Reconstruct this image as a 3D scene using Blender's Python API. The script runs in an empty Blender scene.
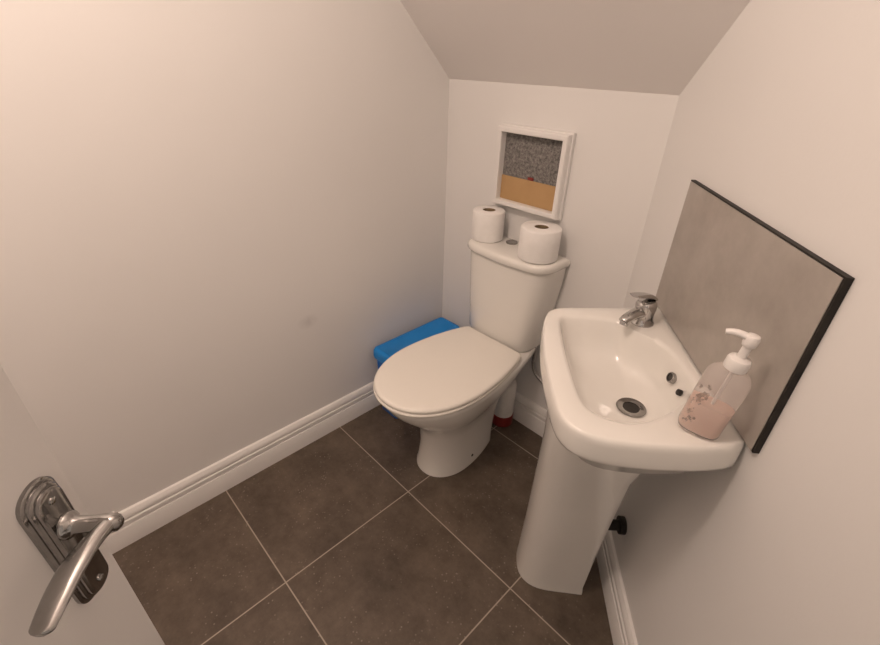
import bpy, bmesh, math, random
from mathutils import Vector, Matrix
random.seed(4)
S = bpy.context.scene
COL = S.collection

# ------------------------------------------------------------------ materials
def mat(name, col, rough=.5, metal=0., spec=.5, coat=0., **kw):
    m = bpy.data.materials.new(name); m.use_nodes = True
    b = m.node_tree.nodes['Principled BSDF']
    b.inputs['Base Color'].default_value = (*col, 1)
    b.inputs['Roughness'].default_value = rough
    b.inputs['Metallic'].default_value = metal
    b.inputs['Specular IOR Level'].default_value = spec
    b.inputs['Coat Weight'].default_value = coat
    for k, v in kw.items():
        b.inputs[k.replace('_', ' ')].default_value = v
    return m, m.node_tree.nodes, m.node_tree.links, b

def noise_col(m, nodes, links, b, c1, c2, scale, detail=4, rough=.6, bump=0., lo=.3, hi=.7, bscale=None):
    tc = nodes.new('ShaderNodeTexCoord')
    n = nodes.new('ShaderNodeTexNoise'); n.inputs['Scale'].default_value = scale
    n.inputs['Detail'].default_value = detail; n.inputs['Roughness'].default_value = rough
    links.new(tc.outputs['Object'], n.inputs['Vector'])
    r = nodes.new('ShaderNodeValToRGB')
    r.color_ramp.elements[0].position = lo; r.color_ramp.elements[0].color = (*c1, 1)
    r.color_ramp.elements[1].position = hi; r.color_ramp.elements[1].color = (*c2, 1)
    links.new(n.outputs['Fac'], r.inputs['Fac'])
    links.new(r.outputs['Color'], b.inputs['Base Color'])
    if bump:
        n2 = nodes.new('ShaderNodeTexNoise'); n2.inputs['Scale'].default_value = bscale or scale*4
        n2.inputs['Detail'].default_value = 3
        links.new(tc.outputs['Object'], n2.inputs['Vector'])
        bp = nodes.new('ShaderNodeBump'); bp.inputs['Strength'].default_value = bump
        bp.inputs['Distance'].default_value = .002
        links.new(n2.outputs['Fac'], bp.inputs['Height'])
        links.new(bp.outputs['Normal'], b.inputs['Normal'])
    return tc, r

def paint(name, c1, c2, rough=.55, bump=.06, smudge=None):
    m, n, l, b = mat(name, c1, rough, spec=.3)
    tc, r = noise_col(m, n, l, b, c1, c2, 1.3, 3, bump=bump, bscale=160)
    if smudge:                                  # grey scuff mark of its own shape on the paint
        mp = n.new('ShaderNodeMapping'); mp.vector_type = 'POINT'
        mp.inputs['Location'].default_value = (0, -smudge[1]/.042, -smudge[2]/.028)
        mp.inputs['Scale'].default_value = (1, 1/.042, 1/.028)
        l.new(tc.outputs['Object'], mp.inputs['Vector'])
        ln = n.new('ShaderNodeVectorMath'); ln.operation = 'LENGTH'
        l.new(mp.outputs['Vector'], ln.inputs[0])
        rp = n.new('ShaderNodeMapRange'); rp.inputs['From Min'].default_value = 1.0; rp.inputs['From Max'].default_value = .15
        rp.inputs['To Min'].default_value = 0; rp.inputs['To Max'].default_value = .38; rp.clamp = True
        l.new(ln.outputs['Value'], rp.inputs['Value'])
        nz = n.new('ShaderNodeTexNoise'); nz.inputs['Scale'].default_value = 45; nz.inputs['Detail'].default_value = 4
        l.new(tc.outputs['Object'], nz.inputs['Vector'])
        mu = n.new('ShaderNodeMath'); mu.operation = 'MULTIPLY'
        l.new(rp.outputs['Result'], mu.inputs[0]); l.new(nz.outputs['Fac'], mu.inputs[1])
        mx = n.new('ShaderNodeMix'); mx.data_type = 'RGBA'
        l.new(mu.outputs[0], mx.inputs['Factor']); l.new(r.outputs['Color'], mx.inputs['A'])
        mx.inputs['B'].default_value = (.33, .31, .29, 1)
        l.new(mx.outputs['Result'], b.inputs['Base Color'])
    return m

M = {}
M['wall'] = paint('wall_paint', (.80, .785, .765), (.83, .815, .795))
M['wall_smudge'] = paint('scuffed_wall_paint', (.80, .785, .765), (.83, .815, .795), smudge=(0, -.634, .504))
M['ceiling'] = paint('ceiling_paint', (.86, .825, .80), (.88, .845, .82), rough=.7)
M['trim'] = paint('gloss_trim_paint', (.82, .80, .78), (.84, .825, .80), rough=.3, bump=.02)
M['door'] = paint('door_paint', (.80, .78, .76), (.82, .80, .78), rough=.35, bump=.03)
m, n, l, b = mat('glazed_ceramic', (.84, .82, .78), .12, spec=.5, coat=.3); noise_col(m, n, l, b, (.82, .80, .755), (.85, .83, .785), 3); M['ceramic'] = m
m, n, l, b = mat('seat_plastic', (.84, .81, .75), .25, spec=.45); noise_col(m, n, l, b, (.83, .795, .73), (.85, .815, .75), 4); M['seat'] = m
m, n, l, b = mat('chrome', (.72, .70, .68), .12, 1.); noise_col(m, n, l, b, (.52, .51, .50), (.60, .59, .58), 20); M['chrome'] = m
m, n, l, b = mat('polished_nickel', (.35, .34, .33), .13, 1.); noise_col(m, n, l, b, (.30, .29, .28), (.38, .37, .36), 30); M['nickel'] = m
m, n, l, b = mat('dark_hole', (.02, .018, .015), .6); noise_col(m, n, l, b, (.012, .01, .01), (.035, .03, .025), 60); M['dark'] = m
m, n, l, b = mat('tissue', (.88, .86, .83), .95, spec=.1); noise_col(m, n, l, b, (.86, .84, .81), (.9, .88, .855), 40, bump=.4, bscale=500); M['tissue'] = m
m, n, l, b = mat('cardboard', (.36, .27, .17), .9, spec=.1); noise_col(m, n, l, b, (.20, .145, .085), (.28, .21, .13), 60); M['card'] = m
m, n, l, b = mat('blue_plastic', (.01, .17, .5), .38); noise_col(m, n, l, b, (.007, .22, .64), (.012, .26, .72), 15, bump=.05, bscale=200); M['blue'] = m
m, n, l, b = mat('blue_plastic_body', (.01, .1, .4), .42); noise_col(m, n, l, b, (.008, .12, .48), (.012, .15, .55), 15, bump=.05, bscale=200); M['blue2'] = m
m, n, l, b = mat('black_edge', (.02, .018, .016), .5, spec=.25); noise_col(m, n, l, b, (.015, .013, .012), (.03, .026, .022), 50); M['black'] = m
m, n, l, b = mat('stone_laminate', (.4, .36, .32), .3)
noise_col(m, n, l, b, (.335, .30, .265), (.455, .415, .375), 9, 6, .65, lo=.32, hi=.7); M['stone'] = m
m, n, l, b = mat('tan_board', (.55, .34, .14), .6); noise_col(m, n, l, b, (.46, .285, .125), (.53, .335, .16), 9, 5); M['tan'] = m
m, n, l, b = mat('speckled_felt', (.3, .28, .26), .95, spec=.1); noise_col(m, n, l, b, (.10, .096, .092), (.34, .32, .30), 110, 5, .8, bump=.5, bscale=300, lo=.36, hi=.66); M['felt'] = m
m, n, l, b = mat('red_plastic', (.42, .03, .03), .4); noise_col(m, n, l, b, (.20, .018, .016), (.28, .03, .025), 30); M['red'] = m
m, n, l, b = mat('white_plastic', (.8, .78, .75), .35); noise_col(m, n, l, b, (.72, .70, .67), (.82, .80, .77), 20); M['white_plastic'] = m
m, n, l, b = mat('pump_plastic', (.82, .79, .76), .3, Subsurface_Weight=.0); noise_col(m, n, l, b, (.80, .77, .74), (.85, .82, .79), 12); M['pump'] = m
m, n, l, b = mat('braided_hose', (.35, .34, .33), .4, .8); noise_col(m, n, l, b, (.22, .21, .2), (.42, .41, .4), 220); M['hose'] = m

# soap bottle: clear plastic and pink soap
m, n, l, b = mat('clear_plastic', (.95, .91, .89), .13, spec=.5, Transmission_Weight=.78, IOR=1.06, Alpha=1.0)
noise_col(m, n, l, b, (.93, .87, .85), (.97, .93, .91), 18); M['clear'] = m
m, n, l, b = mat('pink_soap', (.95, .60, .50), .3, spec=.3, Transmission_Weight=.25, IOR=1.33)
noise_col(m, n, l, b, (.95, .70, .58), (.97, .77, .66), 12); M['soap'] = m
m, n, l, b = mat('faded_print', (.5, .42, .38), .6)
tc, _ = noise_col(m, n, l, b, (.24, .17, .14), (.50, .40, .35), 90, 3, lo=.35, hi=.6); M['print'] = m
nz = n.new('ShaderNodeTexNoise'); nz.inputs['Scale'].default_value = 120; nz.inputs['Detail'].default_value = 2; l.new(tc.outputs['Object'], nz.inputs['Vector'])
mr = n.new('ShaderNodeMapRange'); mr.inputs['From Min'].default_value = .52; mr.inputs['From Max'].default_value = .62; mr.inputs['To Max'].default_value = .45
l.new(nz.outputs['Fac'], mr.inputs['Value']); l.new(mr.outputs['Result'], b.inputs['Alpha'])

def tile_floor():
    m, n, l, b = mat('stone_floor_tiles', (.1, .08, .065), .42, spec=.4)
    tc = n.new('ShaderNodeTexCoord')
    sep = n.new('ShaderNodeSeparateXYZ'); l.new(tc.outputs['Object'], sep.inputs[0])
    def M2(op, a, bb=None):
        k = n.new('ShaderNodeMath'); k.operation = op
        for i, v in enumerate((a, bb)):
            if v is None: continue
            if isinstance(v, (int, float)): k.inputs[i].default_value = v
            else: l.new(v, k.inputs[i])
        return k.outputs[0]
    def axis(out, o, T):
        t = M2('DIVIDE', M2('SUBTRACT', out, o), T)
        fl = M2('FLOOR', t)
        fr = M2('SUBTRACT', t, fl)
        dist = M2('MULTIPLY', M2('MINIMUM', fr, M2('SUBTRACT', 1.0, fr)), T)
        return dist, fl
    dx, ix = axis(sep.outputs[0], .4381, .4427)
    dy, iy = axis(sep.outputs[1], -.573, .45)
    dmin = M2('MINIMUM', dx, dy)
    grout = n.new('ShaderNodeMapRange'); grout.inputs['From Min'].default_value = .0012; grout.inputs['From Max'].default_value = .0022
    grout.inputs['To Min'].default_value = 1; grout.inputs['To Max'].default_value = 0; l.new(dmin, grout.inputs['Value'])
    n1 = n.new('ShaderNodeTexNoise'); n1.inputs['Scale'].default_value = 6; n1.inputs['Detail'].default_value = 9; n1.inputs['Roughness'].default_value = .76
    off = n.new('ShaderNodeCombineXYZ'); l.new(M2('MULTIPLY', ix, 3.7), off.inputs[0]); l.new(M2('MULTIPLY', iy, 5.1), off.inputs[1])
    va = n.new('ShaderNodeVectorMath'); va.operation = 'ADD'; l.new(tc.outputs['Object'], va.inputs[0]); l.new(off.outputs[0], va.inputs[1])
    l.new(va.outputs[0], n1.inputs['Vector'])
    r1 = n.new('ShaderNodeValToRGB')
    r1.color_ramp.elements[0].position = .3; r1.color_ramp.elements[0].color = (.054, .040, .030, 1)
    r1.color_ramp.elements[1].position = .72; r1.color_ramp.elements[1].color = (.170, .130, .098, 1)
    l.new(n1.outputs['Fac'], r1.inputs['Fac'])
    # pale chips in the stone
    vo = n.new('ShaderNodeTexVoronoi'); vo.inputs['Scale'].default_value = 75
    l.new(va.outputs[0], vo.inputs['Vector'])
    n2 = n.new('ShaderNodeTexNoise'); n2.inputs['Scale'].default_value = 9; n2.inputs['Detail'].default_value = 3
    l.new(va.outputs[0], n2.inputs['Vector'])
    ck = n.new('ShaderNodeMapRange'); ck.inputs['From Min'].default_value = .22; ck.inputs['From Max'].default_value = .05
    l.new(vo.outputs['Distance'], ck.inputs['Value'])
    ck2 = n.new('ShaderNodeMapRange'); ck2.inputs['From Min'].default_value = .42; ck2.inputs['From Max'].default_value = .6; l.new(n2.outputs['Fac'], ck2.inputs['Value'])
    cf = M2('MULTIPLY', M2('MULTIPLY', ck.outputs[0], ck2.outputs[0]), .75)
    mx = n.new('ShaderNodeMix'); mx.data_type = 'RGBA'
    l.new(cf, mx.inputs['Factor']); l.new(r1.outputs['Color'], mx.inputs['A']); mx.inputs['B'].default_value = (.30, .26, .22, 1)
    mg = n.new('ShaderNodeMix'); mg.data_type = 'RGBA'
    l.new(grout.outputs[0], mg.inputs['Factor']); l.new(mx.outputs['Result'], mg.inputs['A']); mg.inputs['B'].default_value = (.40, .345, .285, 1)
    l.new(mg.outputs['Result'], b.inputs['Base Color'])
    bp = n.new('ShaderNodeBump'); bp.inputs['Strength'].default_value = .25; bp.inputs['Distance'].default_value = .002
    l.new(M2('SUBTRACT', n1.outputs['Fac'], M2('MULTIPLY', grout.outputs[0], .6)), bp.inputs['Height']); l.new(bp.outputs['Normal'], b.inputs['Normal'])
    return m
M['floor'] = tile_floor()

# ------------------------------------------------------------------ mesh helpers
def obj(name, bm, material, parent=None, loc=(0, 0, 0), rotz=0, smooth=40):
    bmesh.ops.recalc_face_normals(bm, faces=bm.faces[:])
    me = bpy.data.meshes.new(name); bm.to_mesh(me); bm.free()
    if smooth:
        for p in me.polygons: p.use_smooth = True
        me.set_sharp_from_angle(angle=math.radians(smooth))
    o = bpy.data.objects.new(name, me); COL.objects.link(o)
    me.materials.append(M[material] if isinstance(material, str) else material)
    o.location = loc; o.rotation_euler = (0, 0, rotz)
    if parent: o.parent = parent
    return o

def thing(name, label, cat, loc=(0, 0, 0), rotz=0, group=None):
    o = bpy.data.objects.new(name, None); COL.objects.link(o)
    o.empty_display_size = .05
    o.location = loc; o.rotation_euler = (0, 0, rotz)
    o['label'] = label; o['category'] = cat
    if group: o['group'] = group
    return o

def struct(o, label=None, cat=None):
    o['kind'] = 'structure'
    if label: o['label'] = label
    if cat: o['category'] = cat
    return o

def box(bm, x0, x1, y0, y1, z0, z1, bevel=0, seg=3):
    r = bmesh.ops.create_cube(bm, size=1)
    for v in r['verts']:
        v.co = Vector(((x0+x1)/2+v.co.x*(x1-x0), (y0+y1)/2+v.co.y*(y1-y0), (z0+z1)/2+v.co.z*(z1-z0)))
    if bevel:
        es = list({e for v in r['verts'] for e in v.link_edges})
        bmesh.ops.bevel(bm, geom=es, offset=bevel, segments=seg, affect='EDGES', profile=.5)
    return bm

def prism(bm, poly, f, h):
    """poly: list of 2-D points; f(p, t) -> Vector for t=0 and t=1"""
    a = [bm.verts.new(f(p, 0)) for p in poly]; c = [bm.verts.new(f(p, 1)) for p in poly]
    N = len(poly)
    bm.faces.new(a); bm.faces.new(c[::-1])
    for i in range(N): bm.faces.new((a[i], c[i], c[(i+1) % N], a[(i+1) % N]))

def loft(bm, loops, cap0=True, cap1=True, closed=True):
    rows = [[bm.verts.new(p) for p in L] for L in loops]
    N = len(rows[0])
    for A, B in zip(rows, rows[1:]):
        for i in range(N if closed else N-1):
            j = (i+1) % N
            bm.faces.new((A[i], A[j], B[j], B[i]))
    if cap0: bm.faces.new(rows[0][::-1])
    if cap1: bm.faces.new(rows[-1])
    return rows

def lathe(bm, prof, c=(0, 0, 0), N=32, cap0=True, cap1=True):
    loft(bm, [[Vector((c[0]+r*math.cos(2*math.pi*i/N), c[1]+r*math.sin(2*math.pi*i/N), c[2]+z)) for i in range(N)] for r, z in prof], cap0, cap1)

def tube(bm, pts, radii, N=16, up=Vector((0, 0, 1)), flat=None):
    pts = [Vector(p) for p in pts]; loops = []
    for i, p in enumerate(pts):
        t = (pts[min(i+1, len(pts)-1)]-pts[max(i-1, 0)]).normalized()
        s = t.cross(up)
        if s.length < 1e-4: s = t.cross(Vector((1, 0, 0)))
        s.normalize(); w = s.cross(t).normalized()
        r = radii[i] if isinstance(radii, (list, tuple)) else radii
        ra, rb = r if isinstance(r, tuple) else (r, r)
        loops.append([p+s*ra*math.cos(2*math.pi*k/N)+w*rb*math.sin(2*math.pi*k/N) for k in range(N)])
    loft(bm, loops)

def spline(P, n=8, closed=False):
    P = [Vector(p) for p in P]; out = []; L = len(P)
    rng = range(L if closed else L-1)
    for i in rng:
        g = (lambda k: P[k % L]) if closed else (lambda k: P[max(0, min(L-1, k))])
        a, b, c, d = g(i-1), g(i), g(i+1), g(i+2)
        for k in range(n):
            t = k/n
            out.append(.5*((2*b)+(c-a)*t+(2*a-5*b+4*c-d)*t*t+(3*b-a-3*c+d)*t**3))
    if not closed: out.append(P[-1])
    return out

def resample(P, N):
    L = [0.]
    for i in range(len(P)): L.append(L[-1]+(P[(i+1) % len(P)]-P[i]).length)
    out = []; j = 0
    for k in range(N):
        s = L[-1]*k/N
        while L[j+1] < s: j += 1
        t = (s-L[j])/max(1e-9, L[j+1]-L[j])
        out.append(P[j].lerp(P[(j+1) % len(P)], t))
    return out

def polar(P, c, N):
    """resample a star-shaped closed outline by angle about c"""
    c = Vector(c); A = [(math.atan2((p-c).y, (p-c).x), p) for p in P]; out = []
    for k in range(N):
        a = -math.pi+2*math.pi*k/N; d = Vector((math.cos(a), math.sin(a)))
        best = None
        for i in range(len(P)):
            p, q = P[i]-c, P[(i+1) % len(P)]-c
            e = q-p; den = d.x*e.y-d.y*e.x
            if abs(den) < 1e-12: continue
            t = (p.x*e.y-p.y*e.x)/den; s = (p.x*d.y-p.y*d.x)/den
            if t > 0 and -1e-6 <= s <= 1+1e-6 and (best is None or t > best): best = t
        out.append(c+d*best)
    return out

# ------------------------------------------------------------------ the room
HS, XR, TH = .122, .7675, math.radians(39.61)
d = Vector((math.sin(TH), -math.cos(TH), 0)); nn = Vector((-math.cos(TH), -math.sin(TH), 0)); O = Vector((XR, 0, 0))
def rw(a, e, z): return O+d*a+nn*e+Vector((0, 0, z))          # right-hand wall: along it, out from it, height
RZ = math.atan2(d.y, d.x)                                      # local x along the wall; local y = into the wall side is +/-
AEND = 1.73
PE = rw(AEND, 0, 0); EL = XR + 0
e_left = PE.x/-nn.x; PL = rw(AEND, e_left, 0)
CEIL, SL = 2.4, .95; YF = -(CEIL-1.217)/SL

bm = bmesh.new()
fl = [Vector((-.1, .1)), Vector((XR+.05, .1)), Vector((PE.x+.3, PE.y+.1)), Vector((PE.x+.9, PE.y-.5)), Vector((PL.x-.1, PL.y-1.2))]
prism(bm, fl, lambda p, t: Vector((p.x, p.y, -.06*t)), 1)
struct(obj('floor', bm, 'floor', smooth=0), 'dark brown-grey stone tiled floor with pale grout lines', 'floor')

bm = bmesh.new(); box(bm, -.1, 0, PL.y-.1, .1, 0, 2.5)
struct(obj('wall_left', bm, 'wall_smudge', smooth=0), 'cream painted wall on the left with a small grey scuff', 'wall')
bm = bmesh.new(); box(bm, 0, XR+.12, 0, .1, 0, 1.3)
struct(obj('wall_back', bm, 'wall', smooth=0), 'narrow cream painted wall behind the toilet', 'wall')
bm = bmesh.new(); prism(bm, [(0, 0), (AEND+.1, 0), (AEND+.1, -.1), (0, -.1)], lambda p, t: rw(p[0], p[1], 2.5*t), 1)
struct(obj('wall_right', bm, 'wall', smooth=0), 'cream painted wall on the right behind the wash basin', 'wall')
bm = bmesh.new()                                               # wall behind the camera, with the doorway
for e0, e1, z0, z1 in ((-.1, .02, 0, 2.5), (.66, e_left+.1, 0, 2.5), (.02, .66, 2.02, 2.5)):
    prism(bm, [(e0, 0), (e1, 0), (e1, .1), (e0, .1)], lambda p, t: rw(AEND+p[1], p[0], z0+(z1-z0)*t), 1)
struct(obj('wall_front', bm, 'wall', smooth=0), 'cream wall with the doorway behind the camera', 'wall')
bm = bmesh.new()
pr = [(.02, 1.217-.019), (YF, CEIL), (PL.y-.1, CEIL), (PL.y-.1, CEIL+.06), (YF+.03, CEIL+.06), (.02, 1.217+.06)]
prism(bm, pr, lambda p, t: Vector((-.05+(PE.x+.2)*t, p[0], p[1])), 1)
struct(obj('ceiling', bm, 'ceiling', smooth=0), 'white ceiling sloping down to the wall behind the toilet', 'ceiling')

# moulded skirting boards
skp = [(0, 0), (.018, 0), (.018, .068), (.0165, .071), (.0125, .0725), (.0115, .0760), (.0160, .0785), (.0160, .090), (.0140, .0915), (.0095, .0925),
       (.0090, .0965), (.0140, .099), (.0140, .106), (.011, .114), (.007, .120), (0, .122)]
bm = bmesh.new(); prism(bm, skp, lambda p, t: Vector((p[0], PL.y+.02-(PL.y+.02)*t, p[1])), 1)
struct(obj('baseboard_left', bm, 'trim', smooth=30), 'white moulded skirting board along the left wall', 'skirting board')
bm = bmesh.new(); prism(bm, skp, lambda p, t: Vector((.0+XR*t, -p[0], p[1])), 1)
struct(obj('baseboard_back', bm, 'trim', smooth=30), 'white moulded skirting board behind the toilet', 'skirting board')
bm = bmesh.new(); prism(bm, skp, lambda p, t: rw(AEND*t, p[0], p[1]), 1)
struct(obj('baseboard_right', bm, 'trim', smooth=30), 'white moulded skirting board under the wash basin', 'skirting board')

# ------------------------------------------------------------------ door, opened into the room
ANG = math.radians(140.95); DX = Vector((.811, -1.290, 0))     # below the lever's spindle, on the door's face
# local x = towards the free edge, local y = -n (into the leaf)
door_rot = ANG
def dl(u, e, z): return Vector((u, e, z))
bm = bmesh.new(); box(bm, -.70, .032, .0, .036, .006, 2.0, .0015, 1)
door = obj('door_1', bm, 'door', loc=DX, rotz=door_rot, smooth=30)
# which side is the face?  n = (u.y, -u.x); local y = (-u.y, u.x) = -n, so the leaf lies behind the face
struct(door, 'white painted flat door opened into the room beside the left wall', 'door')
PX0 = -.004
def plate_loop(hw, z0, z1, e, N=14):
    pts = []
    zc = .885; r = hw
    for k in range(N+1):                                        # ogee-ish top
        t = math.pi*k/N
        pts.append((hw*math.cos(t), z1-hw*.95+hw*.95*abs(math.sin(t))**.8))
    for k in range(N+1):
        t = math.pi+math.pi*k/N
        pts.append((hw*math.cos(t), z0+hw*.95-hw*.95*abs(math.sin(t))**.8))
    return [dl(PX0+x, -e, z) for x, z in pts]
bm = bmesh.new()
loft(bm, [plate_loop(.0205, .811, .966, .0), plate_loop(.0205, .811, .966, .0035), plate_loop(.0190, .8125, .9645, .0045),
          plate_loop(.0175, .815, .962, .0047), plate_loop(.0172, .8155, .9615, .0075), plate_loop(.0158, .817, .960, .0085),
          plate_loop(.0145, .8195, .9575, .0087), plate_loop(.0142, .820, .957, .0115), plate_loop(.0126, .822, .955, .0125)])
handle = obj('door_handle', bm, 'nickel', door, smooth=28); handle['label'] = 'polished metal lever handle on a stepped backplate'
bm = bmesh.new()
# boss and neck
def ring(e, r, N=20, z=.914): return [Vector((PX0+r*math.cos(2*math.pi*k/N), -e, z+r*math.sin(2*math.pi*k/N))) for k in range(N)]
loft(bm, [ring(.0122, .0125), ring(.0155, .0122), ring(.018, .0095), ring(.021, .0078), ring(.034, .0072), ring(.042, .0082), ring(.050, .0088), ring(.055, .0075), ring(.058, .0045), ring(.0585, .001)])
L = spline([(PX0+.006, -.050, .915), (-.010, -.0485, .9165), (-.028, -.045, .918), (-.05, -.043, .917), (-.070, -.043, .914), (-.084, -.0435, .911), (-.093, -.044, .909)], 6)
rr = []
for i in range(len(L)):
    t = i/(len(L)-1)
    hh = .0058+.0052*min(1, t/.45)**1.3*(1 if t < .6 else 1-.45*((t-.6)/.4))
    if t > .9: hh *= 1-.6*((t-.9)/.1)**2
    rr.append((hh, .0062-.0032*t))
tube(bm, L, rr, 20)
obj('lever', bm, 'nickel', handle, smooth=45)
bm = bmesh.new()
for z in (.947, .832):
    c = [[Vector((PX0+r*math.cos(2*math.pi*k/14), -e, z+r*math.sin(2*math.pi*k/14))) for k in range(14)] for r, e in ((.0035, .0123), (.0033, .0136), (.0015, .0142))]
    loft(bm, c)
obj('screw', bm, 'chrome', handle)

# ------------------------------------------------------------------ toilet
CX = .42; CT = .399
toilet = thing('toilet', 'white close-coupled toilet with its lid down against the back wall', 'toilet', (CX, -.35, 0))
TO = Vector((CX, -.35, 0))
def bowl_outline(yf, yw, yb, hw, hwb, N=72, cr=.012, fe=2.15):
    R = []
    for k in range(25):                                        # front apex -> widest point
        t = math.pi/2*k/24
        R.append(Vector((hw*math.sin(t)**(2/fe), yw-(yw-yf)*math.cos(t)**(2/fe))))
    for k in range(1, 13):
        t = k/12
        R.append(Vector((hw-(hw-hwb)*t**1.9, yw+(yb-cr-yw)*t)))
    for k in range(1, 7):
        t = math.pi/2*k/6
        R.append(Vector((hwb-cr+cr*math.cos(t), yb-cr+cr*math.sin(t))))
    full = R+[Vector((-p.x, p.y)) for p in R[::-1] if abs(p.x) > 1e-6]
    return resample(full, N)
def at(P, z, cx=CX): return [Vector((p.x+cx-TO.x, p.y-TO.y, z)) for p in P]
bm = bmesh.new()
sec = [(0, -.478, -.35, -.175, .095, .066, -.014), (.012, -.477, -.35, -.175, .095, .066, -.014), (.03, -.470, -.35, -.175, .091, .065, -.014), (.10, -.460, -.36, -.17, .086, .063, -.013),
       (.17, -.464, -.37, -.165, .087, .066, -.012), (.225, -.488, -.38, -.15, .100, .070, -.009), (.27, -.528, -.385, -.12, .122, .078, -.005), (.315, -.572, -.395, -.08, .141, .088, 0),
       (.355, -.608, -.405, -.045, .154, .094, 0), (.385, -.626, -.41, -.012, .161, .096, 0), (.402, -.632, -.41, -.010, .164, .097, 0), (.408, -.628, -.41, -.012, .160, .094, 0)]
loft(bm, [at(bowl_outline(yf, yw, yb, hw, hwb), z, CX+sx) for z, yf, yw, yb, hw, hwb, sx in sec])
pan = obj('pan', bm, 'ceramic', toilet, smooth=60)
bm = bmesh.new()
so = lambda g, z: at(bowl_outline(-.645+g, -.408, -.160-g, .170-g, .126-g, cr=.006), z)
loft(bm, [so(.006, .408), so(.001, .411), so(0, .415), so(.001, .4185), so(.004, .4205)])
obj('seat', bm, 'seat', toilet, smooth=50)
bm = bmesh.new()
lo = lambda g, z: at(bowl_outline(-.643+g, -.405, -.157-g, .1685-g, .126-g, cr=.004), z)
loft(bm, [lo(.006, .4212), lo(.0015, .4225), lo(0, .426), lo(0, .430), lo(.002, .4345), lo(.006, .437), lo(.013, .4382), lo(.035, .439), lo(.075, .4395)])
obj('lid', bm, 'seat', toilet, smooth=50)
for s in (-1, 1):
    bm = bmesh.new(); tube(bm, [(s*.075-.022, .192, .420), (s*.075+.022, .192, .420)], .009, 14)
    obj('hinge', bm, 'white_plastic', toilet)
bm = bmesh.new()
bolt = pan_side = Vector((CX-.014+.0882, -.315, .034))
tube(bm, [bolt-TO+Vector((-.004, 0, 0)), bolt-TO+Vector((.002, -.0004, .0))], .0055, 14)
o = obj('fixing_hole', bm, 'dark', pan); o['label'] = 'small dark fixing hole low on the side'
# cistern
def tank_outline(hw, yf, yb=-.006, bow=.011, N=64):
    R = [Vector((0, yf)), Vector((hw*.35, yf+bow*.25)), Vector((hw*.62, yf+bow*.8)), Vector((hw*.80, yf+bow*1.6)), Vector((hw*.91, yf+bow*2.8)),
         Vector((hw*.975, yf+bow*4.6)), Vector((hw, yf+bow*7)), Vector((hw, yb-.03)), Vector((hw, yb-.006)), Vector((hw-.006, yb)), Vector((hw*.5, yb)), Vector((0, yb))]
    L_ = R+[Vector((-p.x, p.y)) for p in R[-2:0:-1]]
    return resample(spline(L_, 6, True), N)
bm = bmesh.new()
loft(bm, [at(tank_outline(hw, yf), z, CT) for z, hw, yf in ((.390, .085, -.13), (.402, .09, -.130), (.404, .120, -.145), (.410, .131, -.151), (.424, .140, -.154), (.56, .151, -.152), (.66, .160, -.149), (.722, .166, -.147))])
obj('cistern', bm, 'ceramic', toilet, smooth=50)
bm = bmesh.new()
loft(bm, [at(tank_outline(.172-g, -.158+g, -.004-g*.3), z, CT) for z, g in ((.714, .010), (.716, .003), (.721, .0), (.732, .0), (.738, .002), (.742, .006), (.744, .014), (.745, .03))])
obj('cistern_lid', bm, 'ceramic', toilet, smooth=50)
bm = bmesh.new(); lathe(bm, [(.020, .7445), (.020, .7485), (.0175, .7500), (.0165, .7490), (.0155, .7488), (.006, .7492)], (.364-TO.x, -.040-TO.y, 0), 28)
obj('flush_button', bm, 'nickel', toilet)
bm = bmesh.new()
tube(bm, spline([(.100, .285, .43), (.100, .305, .39), (.092, .322, .355), (.090, .325, .315), (.108, .325, .275), (.170, .325, .245), (.25, .328, .225), (.30, .345, .22)], 6), .006, 12)
obj('supply_hose', bm, 'hose', toilet)

# toilet rolls on the cistern lid
def roll(cx, cy, r, h, label):
    t = thing('toilet_roll', label, 'toilet roll', (cx, cy, .7454), random.uniform(0, 3), 'toilet rolls on the cistern')
    bm = bmesh.new()
    lathe(bm, [(.021, 0), (r-.004, 0), (r, .003), (r+.0005, h*.5), (r, h-.004), (r-.004, h), (.0225, h), (.021, h-.002)], N=48, cap0=False, cap1=False)
    rows = bm.verts[:]
    obj('paper', bm, 'tissue', t, smooth=50)
    bm = bmesh.new()
    lathe(bm, [(.0212, .001), (.0212, h-.0015), (.0196, h-.0015), (.0196, .001)], N=36, cap0=False, cap1=False)
    obj('core', bm, 'card', t)
    return t
roll(.279, -.070, .054, .100, 'white toilet roll at the left end of the cistern lid')
roll(.497, -.080, .062, .100, 'fatter white toilet roll at the right end of the cistern lid')

# ------------------------------------------------------------------ box frame on the back wall
fr = thing('box_frame', 'white square box frame above the cistern holding grey felt and tan board', 'frame', (.39, 0, .86))
bm = bmesh.new()
X0, X1, Z0, Z1 = -.138, .126, -.006, .245
def fl_(g, y): return [Vector((X0+g, y, Z0+g)), Vector((X1-g, y, Z0+g)), Vector((X1-g, y, Z1-g)), Vector((X0+g, y, Z1-g))]
loft(bm, [fl_(0, -.001), fl_(0, -.012), fl_(.004, -.014), fl_(.004, -.031), fl_(.007, -.035), fl_(.019, -.035), fl_(.021, -.032), fl_(.021, -.006)], cap0=False, cap1=False)
obj('frame', bm, 'trim', fr, smooth=0)
bm = bmesh.new(); box(bm, X0+.02, X1-.02, -.008, -.001, Z0+.02, Z1-.02)
obj('felt_panel', bm, 'felt', fr, smooth=0)['label'] = 'grey speckled felt backing'
bm = bmesh.new(); box(bm, X0+.021, X1-.021, -.013, -.008, Z0+.021, .091, .001, 1)
obj('board', bm, 'tan', fr, smooth=0)['label'] = 'tan board across the lower part'
bm = bmesh.new(); box(bm, -.014, .008, -.0125, -.008, .0908, .101, .0035, 3)
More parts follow.
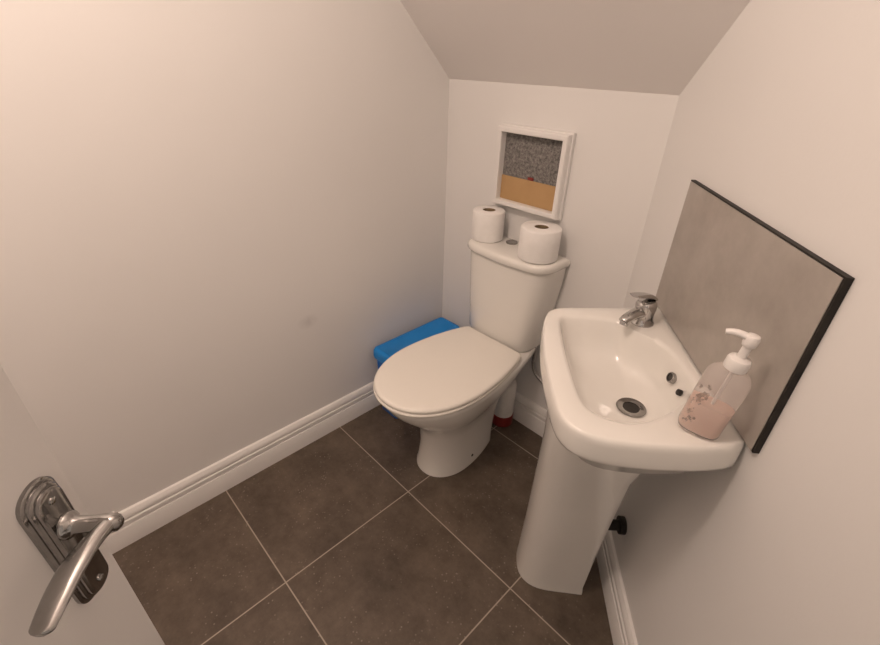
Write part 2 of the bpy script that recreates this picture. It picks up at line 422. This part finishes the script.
obj('tag', bm, 'red', fr)['label'] = 'small red tag above the board'

# ------------------------------------------------------------------ blue tub squeezed between toilet and left wall
tub = thing('storage_tub', 'slim bright blue plastic tub on floor between toilet and left wall', 'tub', (.089, -.217, 0))
def rrect(hx, hy, r, z, N=8):
    P = []
    for q, (sx, sy) in enumerate(((1, 1), (-1, 1), (-1, -1), (1, -1))):
        for k in range(N+1):
            a = math.pi/2*(q+k/N)
            P.append(Vector((sx*(hx-r)+r*math.cos(a), sy*(hy-r)+r*math.sin(a), z)))
    return P
bm = bmesh.new()
loft(bm, [rrect(.048, .163, .012, .001), rrect(.051, .167, .014, .006), rrect(.054, .172, .014, .15), rrect(.057, .177, .014, .286), rrect(.056, .176, .013, .288)])
obj('body', bm, 'blue2', tub, smooth=50)
bm = bmesh.new()
loft(bm, [rrect(.058, .182, .015, .268), rrect(.061, .187, .016, .270), rrect(.062, .188, .016, .280), rrect(.061, .187, .016, .302), rrect(.058, .183, .016, .310), rrect(.052, .177, .014, .313), rrect(.046, .171, .012, .3135), rrect(.044, .169, .012, .311)])
obj('lid', bm, 'blue', tub, smooth=50)

# ------------------------------------------------------------------ cleaner bottle behind the toilet
cb = thing('cleaner_bottle', 'white bottle with a red base band on floor behind the toilet', 'bottle', (.430, -.062, 0))
bm = bmesh.new(); lathe(bm, [(.036, .046), (.041, .048), (.0415, .06), (.0415, .195), (.038, .205), (.028, .212), (.014, .218), (.013, .222)], N=32)
obj('body', bm, 'white_plastic', cb)
bm = bmesh.new(); lathe(bm, [(.039, 0), (.0428, .002), (.0428, .047), (.041, .049)], N=32)
obj('base_band', bm, 'red', cb)['label'] = 'dark red base band'
bm = bmesh.new(); lathe(bm, [(.0155, .214), (.0155, .235), (.013, .238)], N=24)
obj('cap', bm, 'white_plastic', cb)

# ------------------------------------------------------------------ wash basin on its pedestal
basin = thing('wash_basin', 'white wash basin on a full pedestal against the right wall', 'wash basin', rw(.49, .14, 0))
BO = rw(.49, .14, 0)
def W(a, e, z): return rw(a, e, z)-BO
outer = [(.238, .001), (.262, .05), (.277, .14), (.290, .228), (.303, .259), (.332, .277), (.40, .289), (.48, .294), (.56, .293), (.636, .288), (.676, .279),
         (.702, .258), (.716, .218), (.7185, .15), (.713, .085), (.706, .045), (.697, .016), (.685, .002), (.655, .001), (.62, .001), (.5, .001), (.36, .001)]
inner = [(.345, .246), (.329, .222), (.328, .17), (.335, .118), (.372, .090), (.402, .060), (.45, .038), (.52, .031), (.575, .040), (.612, .075), (.640, .110),
         (.662, .145), (.670, .185), (.655, .222), (.62, .243), (.52, .251), (.42, .252)]
NB = 112; BC = (.49, .14)
V2 = lambda L_: [Vector(p) for p in L_]
op = polar(spline(V2(outer), 6, True), BC, NB); ip = polar(spline(V2(inner), 6, True), BC, NB)
for p in op: p.y = max(p.y, .001)
bc = Vector(BC)
def sc(L_, s, c=bc): return [c+(p-c)*s for p in L_]
def lerp(A, B, t): return [p.lerp(q, t) for p, q in zip(A, B)]
def lp(L_, z): return [W(p.x, max(p.y, .001), z) for p in L_]
DR = Vector((.512, .110)); RD = .029
dr = [DR+Vector((math.cos(-math.pi+2*math.pi*k/NB), math.sin(-math.pi+2*math.pi*k/NB)))*RD for k in range(NB)]
bm = bmesh.new()
loft(bm, [lp(lerp(op, dr, .75), .615), lp(lerp(op, dr, .55), .625), lp(lerp(op, dr, .32), .665), lp(lerp(op, dr, .16), .722), lp(lerp(op, dr, .07), .732), lp(lerp(op, dr, .025), .7335), lp(lerp(op, dr, .009), .7355),
          lp(lerp(op, dr, .002), .741), lp(op, .748), lp(op, .772), lp(sc(op, .996), .780), lp(sc(op, .986), .7855), lp(sc(op, .97), .7870), lp(lerp(op, ip, .55), .7872),
          lp(lerp(op, ip, .85), .7868), lp(ip, .7845), lp(lerp(ip, dr, .025), .779), lp(lerp(ip, dr, .06), .767), lp(lerp(ip, dr, .11), .748), lp(lerp(ip, dr, .18), .728),
          lp(lerp(ip, dr, .30), .709), lp(lerp(ip, dr, .5), .697), lp(lerp(ip, dr, .8), .689), lp(dr, .686)])
bowl = obj('bowl', bm, 'ceramic', basin, smooth=60)
bm = bmesh.new()
def D2(L_, z): return [W(p[0], p[1], z) for p in L_]
def ped_loop(ca, hw, ef, eb, z, N=56, ex=2.7):
    P = []
    for k in range(29):
        t = math.pi*k/28; c, s_ = math.cos(t), math.sin(t)
        P.append(Vector((ca+hw*math.copysign(abs(c)**(2/ex), c), (ef-.10)+.10*abs(s_)**(2/ex))))
    P += [Vector((ca-hw, eb)), Vector((ca+hw, eb))]
    return [W(p.x, p.y, z if z < .7 else .64+max(.086*max(0, min(1, (p.y-.17)/.085)), .082*max(0, min(1, (p.x-.55)/.075)))) for p in resample(P, N)]
loft(bm, [ped_loop(.424, .082, .258, .08, .0), ped_loop(.424, .082, .258, .08, .012), ped_loop(.425, .080, .257, .082, .03), ped_loop(.444, .080, .256, .084, .2), ped_loop(.470, .086, .258, .09, .4),
          ped_loop(.500, .096, .262, .098, .56), ped_loop(.520, .112, .268, .10, .65), ped_loop(.528, .120, .272, .10, .71)], cap1=False)
obj('pedestal', bm, 'ceramic', basin, smooth=60)
# waste, overflow, chain-stay hole
bm = bmesh.new()
dc = W(DR.x, DR.y, 0)
lathe(bm, [(.0275, .6865), (.029, .6885), (.0275, .6905), (.020, .6900), (.0165, .6885), (.0150, .676)], dc, 40, cap1=False)
waste = obj('waste_ring', bm, 'nickel', bowl)
bm = bmesh.new(); lathe(bm, [(.0155, .680), (.0155, .6868), (.001, .6868)], dc, 32); obj('drain_hole', bm, 'dark', waste)
def hole(name, a, e, z, ra, rz, ring_=True):
    c = Vector((a, e, z)); nrm = Vector((0, .93, .36)); tx = Vector((1, 0, 0)); ty = nrm.cross(tx)
    bm = bmesh.new()
    f = lambda r, h: [W(*(c+tx*ra*r*math.cos(q)+ty*rz*r*math.sin(q)+nrm*h)) for q in [2*math.pi*k/24 for k in range(24)]]
    par = bowl
    if ring_:
        loft(bm, [f(1.35, -.006), f(1.35, .001), f(1.2, .0025), f(1.0, .002), f(.95, -.004)], cap0=False, cap1=False)
        par = obj(name, bm, 'nickel', bowl); bm = bmesh.new(); name = 'hole'
    loft(bm, [f(1.0, -.006), f(1.0, .0006)])
    obj(name, bm, 'dark', par)
hole('overflow', .487, .0435, .752, .009, .008)
hole('chain_hole', .532, .0445, .752, .006, .006, False)
# waste pipe into the wall behind the pedestal
bm = bmesh.new()
tube(bm, [W(.45, .10, .235), W(.445, .05, .232), W(.44, .004, .230)], .014, 16)
tube(bm, [W(.44, .016, .230), W(.44, .002, .230)], .023, 18)
obj('waste_pipe', bm, 'black', basin)['label'] = 'black waste pipe entering the wall'

# mixer tap
TA, TE = .335, .068
td = Vector((.60, .80)).normalized()
def T(s, z, w=0): return W(TA+td.x*s-td.y*w, TE+td.y*s+td.x*w, z)
tap = bpy.data.objects.new('tap', None); COL.objects.link(tap); tap.parent = basin; tap.location = W(TA, TE, .787); tap['label'] = 'chrome single-lever mixer tap at the far end'
def tp(p): return Vector(p)-W(TA, TE, .787)
bm = bmesh.new()
lathe(bm, [(.0255, .0), (.0255, .003), (.0235, .006), (.0215, .010), (.0205, .024), (.0215, .036), (.022, .044), (.0205, .050), (.016, .0535), (.004, .055)], N=32)
obj('tap_body', bm, 'chrome', tap, smooth=50)
bm = bmesh.new()
pth = spline([tp(T(.004, .812)), tp(T(.022, .8165)), tp(T(.040, .8155)), tp(T(.058, .8105)), tp(T(.066, .8055))], 6)
tube(bm, pth, [(.0150-.004*i/(len(pth)-1), .0115-.002*i/(len(pth)-1)) for i in range(len(pth))], 20)
obj('spout', bm, 'chrome', tap, smooth=50)
bm = bmesh.new()
tube(bm, [tp(T(.058, .810)), tp(T(.062, .7975))], .0095, 20)
obj('aerator', bm, 'chrome', tap)
bm = bmesh.new()
pth = spline([tp(T(-.018, .842)), tp(T(-.004, .850)), tp(T(.016, .857)), tp(T(.036, .862)), tp(T(.052, .865))], 5)
tube(bm, pth, [(.012+.003*math.sin(math.pi*i/(len(pth)-1)), .0055-.0025*i/(len(pth)-1)) for i in range(len(pth))], 20)
obj('tap_lever', bm, 'chrome', tap, smooth=50)

# ------------------------------------------------------------------ splashback panel
sp = thing('splashback', 'grey stone-effect splashback panel with black edges above the basin', 'splashback', rw(.47, 0, .79), RZ)
bm = bmesh.new(); box(bm, -.244, .2445, -.0095, -.0005, 0, .284)
obj('edging', bm, 'black', sp, smooth=0)['label'] = 'black panel edge'
bm = bmesh.new(); box(bm, -.2415, .2405, -.0105, -.0090, .0, .2815)
obj('face_panel', bm, 'stone', sp, smooth=0)['label'] = 'mottled grey stone-effect face'

# ------------------------------------------------------------------ soap dispenser
BA, BE = .672, .073
sd = thing('soap_dispenser', 'clear pump bottle of pink soap on the basin corner by the splashback', 'soap dispenser', rw(BA, BE, .7908), RZ-math.radians(28))
sd.rotation_euler = (-math.radians(6), 0, RZ-math.radians(28)); sd.rotation_mode = 'XYZ'; sd.scale = (1, 1, 1.07)
# local x along the wall (a), local -y = out from the wall (e)
def sup(hx, hy, z, ex=3.2, N=40):
    return [Vector((hx*math.copysign(abs(math.cos(q))**(2/ex), math.cos(q)), hy*math.copysign(abs(math.sin(q))**(2/ex), math.sin(q)), z)) for q in [2*math.pi*k/N for k in range(N)]]
bm = bmesh.new()
loft(bm, [sup(.017, .0260, 0), sup(.0195, .0285, .002), sup(.0205, .0300, .006), sup(.0205, .0300, .09), sup(.020, .0292, .099), sup(.017, .0245, .107), sup(.0135, .018, .112, 2.4), sup(.0125, .0125, .115, 2), sup(.0125, .0125, .124, 2)])
bottle = obj('bottle', bm, 'clear', sd, smooth=60)
bm = bmesh.new()
loft(bm, [sup(.0165, .0255, .002), sup(.0188, .0278, .005), sup(.0188, .0284, .050), sup(.0186, .0282, .0505)])
obj('liquid', bm, 'soap', sd, smooth=50)['label'] = 'pink liquid soap'
bm = bmesh.new()
box(bm, .0203, .0207, -.028, -.011, .014, .088)         # worn print on the broad face
o = obj('print', bm, 'print', bottle, smooth=0); o['label'] = 'worn illegible print'
bm = bmesh.new(); lathe(bm, [(.0152, .115), (.0155, .117), (.0155, .128), (.014, .131), (.008, .133), (.006, .134)], N=30)
obj('collar', bm, 'pump', sd)
bm = bmesh.new()
lathe(bm, [(.0062, .131), (.0058, .150), (.0085, .152), (.0095, .156), (.0095, .164), (.008, .1675), (.003, .169)], N=24)
pth = spline([(0, .004, .161), (0, -.010, .1635), (0, -.022, .1635), (0, -.032, .160)], 5)
tube(bm, pth, [(.0068-.0025*i/(len(pth)-1), .0055-.002*i/(len(pth)-1)) for i in range(len(pth))], 14)
obj('pump_head', bm, 'pump', sd)
bm = bmesh.new(); tube(bm, [(0, 0, .012), (0, 0, .118)], .0024, 10)
obj('dip_tube', bm, 'pump', bottle)

# ------------------------------------------------------------------ light
def area(name, loc, size, power, col, rot=(0, 0, 0)):
    L_ = bpy.data.lights.new(name, 'POINT'); L_.energy = power; L_.color = col; L_.shadow_soft_size = size
    o = bpy.data.objects.new(name, L_); COL.objects.link(o); o.location = loc; o.rotation_euler = rot
    return o
area('ceiling_bulb', (.68, -1.34, 2.10), .09, 22.5, (1, .795, .675))
w = bpy.data.worlds.new('World'); S.world = w; w.use_nodes = True
w.node_tree.nodes['Background'].inputs[0].default_value = (1, .83, .71, 1); w.node_tree.nodes['Background'].inputs[1].default_value = .55

# ------------------------------------------------------------------ camera
cam = bpy.data.cameras.new('camera'); co = bpy.data.objects.new('camera', cam); COL.objects.link(co)
yaw, pitch, roll_ = -.7911, .5362, .02948
F = Vector((math.sin(yaw)*math.cos(pitch), math.cos(yaw)*math.cos(pitch), -math.sin(pitch)))
R0 = Vector((math.cos(yaw), -math.sin(yaw), 0)); U0 = R0.cross(F)
R = math.cos(roll_)*R0+math.sin(roll_)*U0; U = -math.sin(roll_)*R0+math.cos(roll_)*U0
mw = Matrix((R, U, -F)).transposed().to_4x4(); mw.translation = Vector((1.226, -1.223, 1.281))
co.matrix_world = mw
cam.sensor_width = 36; cam.lens = 447.04/880*36; cam.clip_start = .02
S.camera = co
vs = S.view_settings
vs.view_transform = 'Standard'; vs.look = 'None'; vs.gamma = 1; vs.exposure = .08; vs.use_curve_mapping = False
